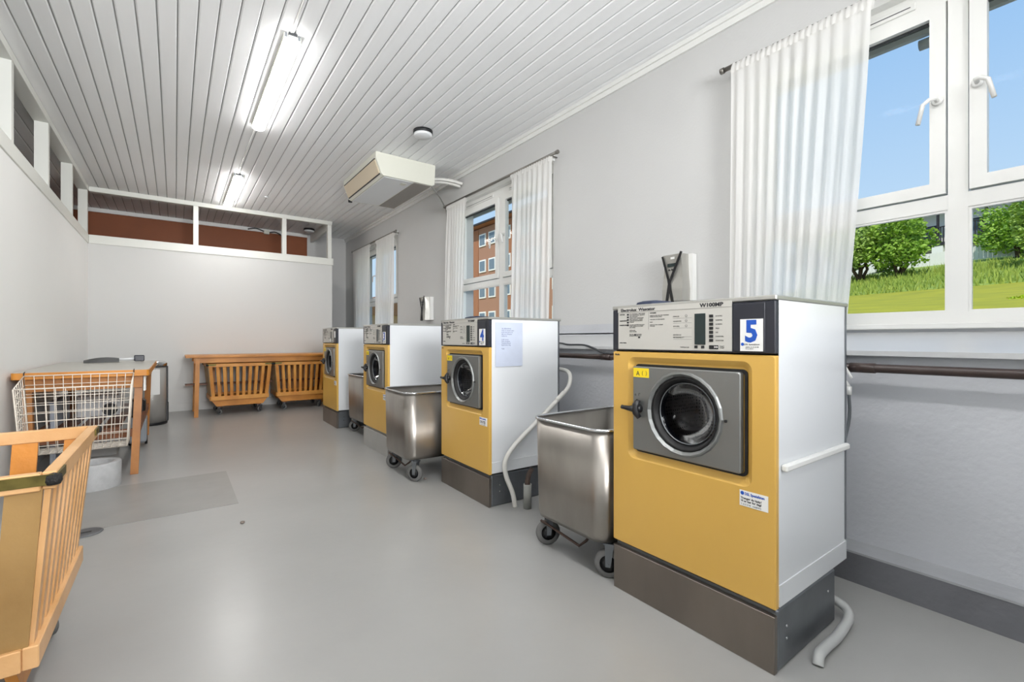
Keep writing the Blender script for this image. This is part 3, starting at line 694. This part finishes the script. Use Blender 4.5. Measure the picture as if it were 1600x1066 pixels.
MB().tube(rel([(2.36, 2.648, .708), (2.44, 2.65, .765)]), .0185, 10).build('sleeve', pvc_w, hs)
st = thing('floor_pipe_stub', 'short grey drain stub standing on the floor beside the hose of washer 4', 'pipe', (1.985, 2.53, 0))
MB().lathe([(.028, 0), (.028, .17), (.024, .17), (.023, .02)], n=20, cap1=False).build('pipe', pvc_g, st)
MB().tube([(.0, 0, .12), (.0, 0, .19), (.03, .02, .23), (.07, .04, .25)], .018, 8).build('elbow', mat('rusty drain end', '4a3a32', .7, noise=.4, nscale=30), st)
pipe('waste_pipe', 'grey curved waste pipe lying on the floor by the base of washer 5', 'pipe', spline([(2.27, .95, .07), (2.285, .78, .06), (2.25, .715, .04), (2.10, .70, .024), (1.97, .70, .024), (1.90, .695, .028), (1.875, .69, .0)], 6), .0185, pvc, 12)
pipe('black_cable', 'black cable sagging along the ledge between washers 4 and 5', 'cable', spline([(2.80, 3.6, 1.145), (2.765, 3.09, 1.145), (2.765, 2.95, 1.132), (2.76, 2.75, 1.130), (2.735, 2.60, 1.10), (2.71, 2.5, 1.075), (2.70, 2.35, 1.069), (2.70, 1.4, 1.069)], 6), .008, cable_d)
ws = thing('supply_hose', 'braided water hose hanging from a white tap behind washer 5', 'hose', (2.62, .86, 0))
MB().tube(spline([(0.03, .05, 1.16), (.03, .0, 1.05), (.03, -.03, .99)], 4), .006, 8).build('pipe', paint_w, ws)
MB().tube(spline([(-.05, .04, .99), (0, .0, .985), (.02, -.02, .95)], 4), .009, 8).lathe([(.013, 0), (.013, .04)], (.02, -.02, .91), 'z', 10).build('tap_elbow', paint_w, ws)
MB().tube(spline([(.02, -.02, .92), (.03, -.02, .8), (0, 0, .65), (-.06, .03, .5)], 4), .0075, 8).build('hose', steel_s, ws)
d2 = thing('floor_standpipe', 'grey standpipe on the floor beside the base of washer 2', 'pipe', (1.90, 6.13, 0))
MB().lathe([(.025, 0), (.025, .28), (.021, .28), (.02, .1)], n=16, cap1=False).build('pipe', pvc_g, d2)
MB().tube([(0, 0, .2), (0, 0, .36), (.02, .01, .42), (.05, .03, .47)], .014, 8).build('hose', pvc_w, d2)
d3 = thing('floor_standpipe', 'thin grey standpipe on the floor behind the farthest steel cart', 'pipe', (2.02, 5.325, 0)); d3.location = (2.15, 6.12, 0)
MB().lathe([(.02, 0), (.02, .24), (.016, .24), (.015, .1)], n=14, cap1=False).build('pipe', pvc_g, d3)

# ================================================================ PAYMENT UNITS
def pay(label, y, z0=1.49, z1=1.84):
    T = thing('payment_terminal', label, 'terminal', (3.165, y, z0-.02), group=None); h = z1-z0
    MB().box((-.055, -.125, 0), (0, .125, h)).build('back_box', paint_w, T)
    Ls = []
    for t, wd, d in ((0, .105, .10), (.25, .108, .10), (.5, .10, .085), (.75, .095, .085), (1, .092, .105)):
        Ls.append([(-.055, -wd, h*t), (-.055-d*.7, -wd*.82, h*t), (-.055-d*.7, wd*.82, h*t), (-.055, wd, h*t)])
    f = MB().loft(Ls).build('front_cover', mat('satin grey cover', 'aeaca6', .35, .5), T)
    MB().box((-.127, -.03, h*.74), (-.118, .04, h*.81)).build('display', lcd, f)
    MB().box((-.1, -.02, h*.9), (-.128, .012, h*.945)).build('emblem', paint_w, f)
    for k in range(3): MB().box((-.125, -.025+k*.025, h*.66), (-.117, -.017+k*.025, h*.69)).build('button', black, f)
    MB().bar((-.134, .08, h*.98), (-.122, .035, h*.45), .013, .008, (1, 0, 0)).bar((-.14, -.088, h*1.03), (-.126, .02, h*.42), .016, .008, (1, 0, 0)).bar((-.126, .03, h*.46), (-.128, -.005, -.01), .02, .01, (1, 0, 0)).bar((-.126, .02, h*.44), (-.128, .045, -.01), .02, .01, (1, 0, 0)).build('strap', rubber, T)
    return T
pay('grey payment terminal with crossed black straps on the wall above washer 5', 2.10)
pay('grey payment terminal on the wall above washer 3', 6.46)
bg_ = thing('dark_blue_cloth', 'dark blue folded item on top of washer 5', 'cloth', (1.93, 1.42, 1.337))
MB().loft([rrz(.0, 0, .10, .06, .02, .008), rrz(0, 0, .095, .055, .02, .022), rrz(0, 0, .07, .04, .02, .03)]).build('fold', mat('navy cloth', '2a3247', .8), bg_)
bg2 = thing('dark_blue_cloth', 'dark blue folded item lying on the washer with the taped notice', 'cloth', (2.02, 3.20, 1.337))
MB().loft([rrz(.0, 0, .10, .10, .02, .008), rrz(0, 0, .095, .095, .02, .02), rrz(0, 0, .07, .06, .02, .028)]).build('fold', MATS['navy cloth'], bg2)

# ================================================================ CURTAINS
def curtain(name_label, y0, y1, b0, b1, zt, zb, pleats, seed, x=3.075):
    R_ = random.Random(seed); T = thing('sheer_curtain', name_label, 'curtain', (x, (y0+y1)/2, zb), group=None)
    nY, nZ = pleats*8, 22; ph = [R_.uniform(0, 6) for _ in range(6)]
    rows = []
    for j in range(nZ+1):
        t = j/nZ; row = []
        for i in range(nY+1):
            u = i/nY; us = u+.012*math.sin(7*u+ph[0])
            ya, yb = y0+(b0-y0)*(t**1.3), y1+(b1-y1)*(t**1.3)
            amp = .004+.011*min(1, t*3)*(1+.8*math.sin(9*u+ph[1]+t))
            xx = amp*math.sin(2*PI*pleats*us+ph[2]+.8*t*math.sin(5*u+ph[3]))+.008*math.sin(2*PI*pleats*2.3*us+ph[4])*t
            zz = zt+(zb-zt)*t
            if j == 0: xx *= .5
            row.append((xx, ya+(yb-ya)*us-(y0+y1)/2, zz-zb))
        rows.append(row)
    mb = MB().loft(rows, False, False, True, closed=False); o = mb.build('cloth', sheer, T)
    # gathered header on the rod
    hd = []
    for j in range(3):
        t = j/2; hd.append([(.013*math.sin(i*1.7+j)+.0, y0+(y1-y0)*i/(nY)-(y0+y1)/2, zt-zb-.045+.065*t+.004*math.sin(i*2.3+j*2)) for i in range(nY+1)])
    for s in (-1, 1):
        MB().loft([[(p[0]*.4+s*.016*(1.0 if j < 2 else .3), p[1], p[2]) for p in row] for j, row in enumerate(hd)], False, False, True, closed=False).build('header', sheer, T)
    return T
def rod(label, y0, y1, z=3.045, x=3.075):
    T = thing('curtain_rod', label, 'curtain rod', (x, (y0+y1)/2, z)); h = (y1-y0)/2
    MB().tube([(0, -h, 0), (0, h, 0)], .015, 12).build('pole', rod_m, T)
    for s in (-1, 1):
        MB().tube([(0, s*h, 0), (0, s*(h+.025), 0)], .020, 12).build('end_cap', rod_m, T)
        MB().tube([(0, s*(h-.10), 0), (.095, s*(h-.10), 0)], .008, 8).build('bracket', rod_m, T)
rod('curtain rod over the nearest window, above washer 5', -.62, 1.71)
rod('curtain rod over the middle window', 3.45, 5.80)
rod('curtain rod over the farthest window', 7.60, 9.98)
curtain('sheer white curtain at the nearest window, hanging behind washer 5', .86, 1.645, .98, 1.66, 3.03, 1.20, 11, 3, 3.06)
curtain('sheer white curtain on the right of the nearest window, outside the view', -.55, -.10, -.5, -.1, 3.03, 1.25, 7, 4)
curtain('left sheer white curtain of the middle window', 5.22, 5.74, 5.30, 5.80, 3.03, 1.30, 7, 5)
curtain('right sheer white curtain of the middle window, by washer 4', 3.53, 4.22, 3.57, 4.25, 3.03, 1.30, 8, 6)
curtain('left sheer white curtain of the farthest window', 8.88, 9.93, 8.92, 9.90, 3.03, 1.30, 12, 7)
curtain('right sheer white curtain of the farthest window', 7.67, 8.55, 7.74, 8.58, 3.03, 1.30, 9, 8)

# ================================================================ CEILING THINGS
def tube_light(label, y0, y1):
    T = thing('ceiling_light', label, 'ceiling light', (.715, (y0+y1)/2, 3.40), group=None); h = (y1-y0)/2
    MB().box((-.062, -h+.01, .024), (.062, h-.01, .068), .004).build('housing', ac_m, T)
    Ls = []
    for yv, s in ((-h, .6), (-h+.02, 1), (h-.02, 1), (h, .6)):
        Ls.append([(-.058*s, yv, .026), (-.055*s, yv, .010), (-.035*s, yv, 0), (.035*s, yv, 0), (.055*s, yv, .010), (.058*s, yv, .026)])
    MB().loft(Ls).build('diffuser', tube_e, T)
    for s in (-1, 1):
        for q in (-1, 1): MB().box((q*.045-.008, s*(h+.002), .03), (q*.045+.008, s*(h-.02), .064)).build('clip', steel_s, T)
        MB().box((-.03, s*(h-.015), .045), (.03, s*(h+.015), .068)).build('cable_gland', cable_d, T)
    return T
tube_light('long glowing ceiling light, the nearer of the two in view', 3.76, 5.56)
tube_light('glowing ceiling light close to the back partition', 7.38, 9.10)
tube_light('ceiling light above the camera, outside the view', .10, 1.90)
tube_light('ceiling light at the rear of the room, outside the view', -3.5, -1.7)
pipe('ceiling_cable', 'thin white cable along the ceiling between the tube lights', 'cable', [(.70, 5.6, 3.462), (.70, 7.36, 3.462)], .006, paint_w, 8)
pipe('ceiling_cable', 'thin white cable along the ceiling before the nearer tube light', 'cable', [(.70, 1.92, 3.462), (.70, 3.73, 3.462)], .006, paint_w, 8)
ac = thing('air_conditioner', 'white ceiling air conditioner with beige louvre and grey grille', 'air conditioner', (2.37, 6.15, 3.19))
h = .66
bod = [(-.40, .275), (-.40, .20), (-.33, .02), (-.30, 0), (.36, 0), (.385, .02), (.40, .275)]
MB().loft([[(x, -h, z) for x, z in bod], [(x, h, z) for x, z in bod]]).build('housing', ac_m, ac)
MB().box((-.285, -h+.03, -.006), (.10, h-.03, .001), .003).build('bottom_panel', ac_w, ac)
MB().box((.115, -h+.03, -.005), (.345, h-.03, .001)).build('intake_grille', ac_g, ac)
for a, b, m, nm, e_ in ((.07, .93, ac_l, 'louvre', .012), (.0, .09, rubber, 'slot', .008), (.91, 1.0, rubber, 'slot', .008)):
    p0 = Vector((-.40, 0, .20)); p1 = Vector((-.33, 0, .02)); n_ = Vector((-.93, 0, -.36)).normalized()
    q0, q1 = p0.lerp(p1, a), p0.lerp(p1, b)
    MB().loft([[tuple(q+Vector((0, s*(h-.04), 0))) for q in (q0, q0+n_*e_, q1+n_*e_, q1)] for s in (-1, 1)]).build(nm, m, ac)
MB().box((-.02, -h+.12, -.008), (.05, -h+.2, -.005)).build('badge', ac_m, ac)
MB().lathe([(.03, 0), (.03, -.04)], (-.30, h+.02, .03), 'z', 10).build('bracket', black, ac)
rf = thing('refrigerant_pipes', 'pair of white insulated pipes from the air conditioner into the wall', 'pipe', (2.97, 5.6, 3.33))
for s in (0, 1):
    MB().tube(spline([(-.20, .03+s*.05, -.01-s*.02), (-.08, -.03+s*.05, 0-s*.02), (.06, -.09+s*.05, -.01-s*.02), (.19, -.14+s*.05, -.04-s*.02)], 5), .022, 10).build('pipe', pvc_w, rf)
cd = pipe('wall_cable', 'grey cable dropping down the wall left of the middle window', 'cable', spline([(2.74, 5.55, 3.20), (2.85, 5.62, 3.16), (3.08, 5.86, 3.10), (3.155, 5.90, 2.98), (3.158, 5.90, 2.6), (3.158, 5.90, 2.2), (3.158, 5.90, 1.95)], 5), .010, mat('grey cable', '8c8c88', .4))
def disc(label, x, y):
    T = thing('smoke_detector', label, 'smoke detector', (x, y, 3.40))
    MB().lathe([(.105, .066), (.105, .03)], n=32).build('base', black, T)
    MB().lathe([(.10, .03), (.10, .012), (.09, .002), (.02, 0)], n=32).build('cover', ac_w, T)
disc('round white detector with black base, on the ceiling before the air conditioner', 2.20, 4.66)
disc('round white detector on the ceiling beyond the back partition', 2.25, 10.2)
sp = tag(MB().lathe([(.03, 3.467), (.032, 3.462), (.02, 3.450)], (1.19, 8.29, 0), n=16).build('ceiling_sensor', ac_w), 'tiny white sensor on the ceiling right of the farther tube light', 'sensor')
jb = thing('junction_box', 'grey junction boxes and loose cables on top of the brown wall', 'junction box', (1.55, 10.74, 3.36))
MB().box((-.06, -.03, 0), (.04, .03, .08), .004).build('box', ac_m, jb); MB().box((.28, -.03, -.05), (.36, .03, .03), .004).build('box', ac_m, jb)
MB().tube(spline([(-.35, 0, .06), (-.2, -.02, .09), (0, 0, .04), (.15, -.02, .06), (.3, 0, 0)], 5), .012, 6).build('cable', cable_d, jb)

# ================================================================ OUTSIDE
def sstep(a, b, v): t = max(0, min(1, (v-a)/(b-a))); return t*t*(3-2*t)
def hill(x, y):
    pts = [(3, -.4), (7, .5), (13, 1.75), (33, 3.9), (36, 4.6), (50, 7.3), (66, 9.6), (120, 11)]
    z = pts[-1][1]
    for (a, za), (b, zb) in zip(pts, pts[1:]):
        if x <= b: z = za+(zb-za)*max(0, (x-a))/(b-a); break
    z += -.028*(y-5)*sstep(12, 45, x)
    k = 1-sstep(14, 30, y)
    return -1.5+(z+1.5)*k
def terrain(x0, x1, nm, m, n=(26, 60)):
    nx, ny = n; rows = []
    for i in range(nx+1):
        x = x0+(x1-x0)*i/nx; rows.append([(x, -70+160*j/ny, hill(x, -70+160*j/ny)) for j in range(ny+1)])
    return struct(MB().loft(rows, False, False, True, closed=False).build(nm, m))
terrain(3.43, 9.5, 'added_ground', mat('grey paving', '9c9a96', .9, noise=.1), (6, 60)); terrain(9.5, 33, 'lawn', grass_l); terrain(33, 130, 'meadow', grass_t)  # grey ground strip added out of view to stop green bounce on sill
gb = MB(); R_ = random.Random(5)
for i in range(14000):
    x = R_.uniform(32.5, 46); y = R_.uniform(-26, 22); z = hill(x, y); hgt = R_.uniform(.2, .5); a = R_.uniform(0, PI); wv = .05; lx, ly = R_.uniform(-.2, .2), R_.uniform(-.2, .2)
    gb.add([(x-wv*math.cos(a), y-wv*math.sin(a), z-.05), (x+wv*math.cos(a), y+wv*math.sin(a), z-.05), (x+lx, y+ly, z+hgt)], [(0, 1, 2)])
tag(gb.build('tall_grass', grass_t), 'tall green grass on the slope below the white fence', 'grass', kind='stuff')
CT, ST = math.cos(TH), math.sin(TH)
def ray(px, Z):
    a = (px-800)/720; return Vector(((ST+a*CT)*Z, (CT-a*ST)*Z, 0))
def tree(label, px, Z, zc, rad, hz, trunk_h, m, n=2600, seed=1, cat='tree', group=None, name='tree', lf=.16):
    p = ray(px, Z); gz = hill(p.x, p.y); R2 = random.Random(seed)
    T = thing(name, label, cat, (p.x, p.y, gz), group=group)
    if trunk_h:
        t = MB()
        for k in range(4): t.tube([(R2.uniform(-.15, .15), R2.uniform(-.15, .15), -.1), (R2.uniform(-.5, .5), R2.uniform(-.5, .5), trunk_h*.6), (R2.uniform(-1, 1)*rad*.4, R2.uniform(-1, 1)*rad*.4, zc-gz)], [.14, .10, .04], 6)
        t.build('trunk', bark, T)
    f = MB(); cl = [(R2.uniform(-.65, .65), R2.uniform(-.65, .65), R2.uniform(-.6, .6), R2.uniform(.3, .55)) for _ in range(16)]
    for i in range(n):
        c = R2.choice(cl); d = Vector((R2.gauss(0, 1), R2.gauss(0, 1), R2.gauss(0, 1))).normalized()*c[3]*R2.uniform(.6, 1.05)
        q = Vector(((c[0]+d.x)*rad, (c[1]+d.y)*rad, (c[2]+d.z)*hz+zc-gz)); s = R2.uniform(.5, 1.2)*lf
        e1 = Vector((R2.gauss(0, 1), R2.gauss(0, 1), R2.gauss(0, .5))).normalized()*s; e2 = e1.cross(Vector((R2.gauss(0, 1), R2.gauss(0, 1), R2.gauss(0, 1)))).normalized()*s*.6
        f.add([q-e1, q+e2, q+e1, q-e2], [(0, 1, 2, 3)])
    fo = f.build('foliage', m, T); fo['kind'] = 'stuff'; return T
def zat(py, Z): return 1.18+(530-py)*Z/720
tree('bushy green tree with several stems, before the white fence', 1405, 33, zat(378, 33), 2.5, 2.1, 1.5, leaf_a, 5200, 11)
tree('paler green tree behind the edge of the sheer curtain', 1345, 35, zat(380, 35), 2.6, 2.4, 1.5, leaf_b, 3600, 12)
tree('green tree reaching over the fence at the right window pane', 1595, 33, zat(345, 33), 2.9, 2.3, 2.0, leaf_a, 5200, 13)
tree('tall pale green shrub at the right end of the slope', 1625, 26, zat(355, 26), 1.5, 3.6, 1.0, leaf_b, 3600, 14)
tree('low yellow-green bush close outside the nearest window', 1580, 12, zat(484, 12), 1.05, .42, 0, leaf_c, 4200, 15, 'bush', None, 'bush', .06)
# white fence
fd = Vector((ST-.351*CT, CT+.351*ST, 0)).normalized(); fp0 = ray(1480, 38)
fn = thing('picket_fence', 'long white board fence running up the slope', 'fence', (fp0.x, fp0.y, hill(fp0.x, fp0.y)))
ob = None
for i in range(-75, 76):
    p = fd*i*.27; zz = hill(fp0.x+p.x, fp0.y+p.y)-hill(fp0.x, fp0.y); sec = .12*math.floor((i % 30)/15)
    if ob is None: ob = MB().box((-.012, -.125, -.1), (.012, .125, 1.0), .004).build('board', ext_w, fn); o = ob
    else: o = bpy.data.objects.new('board', ob.data); C.objects.link(o); o.parent = fn
    o.location = (p.x, p.y, zz+.05+sec); o.rotation_euler.z = math.atan2(fd.y, fd.x)-PI/2
for i in range(-75, 76, 15):
    p = fd*i*.27; zz = hill(fp0.x+p.x, fp0.y+p.y)-hill(fp0.x, fp0.y)
    MB().box((p.x-.09, p.y-.09, zz-.1), (p.x+.09, p.y+.09, zz+1.35)).build('post', ext_w, fn)
# house with dark balconies
hp0 = ray(1480, 50); hz0 = zat(412, 50)
ho = thing('white_house', 'white two-storey house with dark timber balcony above the fence', 'house', (hp0.x, hp0.y, hz0), math.atan2(-fd.y, -fd.x))
# local +x = towards the right of the picture, local -y = towards the viewer?
sgn = 1 if (Matrix.Rotation(ho.rotation_euler.z, 3, 'Z') @ Vector((0, 1, 0))).dot(Vector((-1, 0, 0))) > 0 else -1
def hb(nm, m, x0, x1, d0, d1, z0, z1, lab=None, par=None): return MB().box((x0, sgn*d0, z0-hz0), (x1, sgn*d1, z1-hz0)).build(nm, m, par or ho, lab)
zB, zR, zE = zat(381, 50), zat(357, 50), zat(326, 50)
hb('wall', ext_w, -18, 18, -8, 0, hz0-3, zE)
for i in range(-4, 5):
    hb('pillar', ext_w, i*4-.5, i*4+.5, .9, 1.7, hz0-2, zB-.3)
    hb('garage_opening', mat('grey shade', '6c6a68', .8), i*4+.8, i*4+3.2, 0, .05, hz0-2, zB-.7)
    hb('post', ext_d, i*4-.09, i*4+.09, 1.5, 1.68, zB, zE)
    wn = hb('window', ext_d, i*4+.9, i*4+3.1, 0, .08, zB+.1, zB+2.2); hb('pane', win_g, i*4+1.05, i*4+2.95, .08, .1, zB+.25, zB+2.05, None, wn)
hb('balcony_floor', ext_d, -18, 18, 0, 1.75, zB-.35, zB+.0)
hb('handrail', ext_d, -18, 18, 1.62, 1.74, zR-.1, zR)
mb = MB()
for i in range(150): x = -18+i*.24; mb.box((x, sgn*1.66, zB-hz0), (x+.11, sgn*1.71, zR-hz0))
mb.build('baluster', ext_d, ho)['kind'] = 'stuff'
hb('eave', ext_d, -18.6, 18.6, -8.5, 2.1, zE, zE+.25)
rl = [(-18.8, 2.3, zE+.25-hz0), (-18.8, -4, zE+2.6-hz0), (-18.8, -8.8, zE+.25-hz0)]
MB().loft([[(x, sgn*y, z) for x, y, z in rl], [(-x, sgn*y, z) for x, y, z in rl]]).build('roof', ext_r, ho)
# brick apartment block
FX = 24.0
ap = thing('brick_apartment_block', 'red brick apartment block with white framed windows, beyond the middle window', 'building', (FX, 36, -1.5))
def ab(nm, m, x0, x1, y0, y1, z0, z1, par=None, lab=None): return MB().box((x0-FX, y0-36, z0+1.5), (x1-FX, y1-36, z1+1.5)).build(nm, m, par or ap, lab)
ab('brick_wall', brick_m, FX, FX+11, 21, 39.9, -1.5, 11.9)
ab('rear_wing', ext_b, FX+.6, FX+11, 39.9, 44, -1.5, 11.9)
for yv in (38.3, 31.8): ab('timber_panel', ext_c, FX-.05, FX, yv, yv+1.5, -1.5, 11.8)
rl = [(FX-.9, 12.0), (FX+5.5, 14.6), (FX+12, 12.0)]
MB().loft([[(x-FX, yv-36, z+1.5) for x, z in rl] for yv in (20.4, 44.6)]).build('roof', ext_t, ap)
ab('gutter', ext_d, FX-1.0, FX-.85, 20.4, 44.6, 11.95, 12.1)
pw = None
for zt_ in (11.3, 8.8, 6.3, 3.8, 1.3):
    for yv in (36.95, 35.3, 32.9, 30.3, 28.7, 26.2, 24.5, 22.5):
        wn = ab('window', ext_w, FX-.09, FX+.0, yv, yv+1.15, zt_-1.2, zt_); ab('pane', win_g, FX-.11, FX-.09, yv+.13, yv+1.02, zt_-1.07, zt_-.13, wn)
    ab('balcony_panel', ext_b, FX-.3, FX-.2, 40.0, 42.0, zt_-2.3, zt_-1.1); ab('balcony_opening', win_d, FX+.55, FX+.6, 40.0, 43.5, zt_-1.1, zt_+.05)
    ab('balcony_floor', ext_w, FX-.3, FX+.6, 40.0, 43.6, zt_-2.42, zt_-2.3); ab('handrail', ext_w, FX-.3, FX-.24, 40, 43.6, zt_-.55, zt_-.47)
gh = thing('beige_house', 'low beige house with a brown roof beyond the farthest window', 'house', (21, 58, -1.5))
MB().box((-6, -3, 0), (6, 6, 5.6)).build('wall', ext_b, gh)
MB().loft([[(-6.6, y, 5.6), (0, y, 8.2), (6.6, y, 5.6)] for y in (-3.6, 6.6)]).build('roof', mat('brown roof', '7d5f48', .8), gh)
for i in range(4):
    wn = MB().box((-5+i*2.8, -3.08, 2.6), (-3.6+i*2.8, -3, 4.1)).build('window', ext_w, gh); MB().box((-4.85+i*2.8, -3.1, 2.75), (-3.75+i*2.8, -3.08, 3.95)).build('pane', win_g, wn)
    wn = MB().box((-6.08, -2+i*2, 2.6), (-6, -1+i*2, 4.1)).build('window', ext_w, gh); MB().box((-6.1, -1.85+i*2, 2.75), (-6.08, -1.15+i*2, 3.95)).build('pane', win_g, wn)
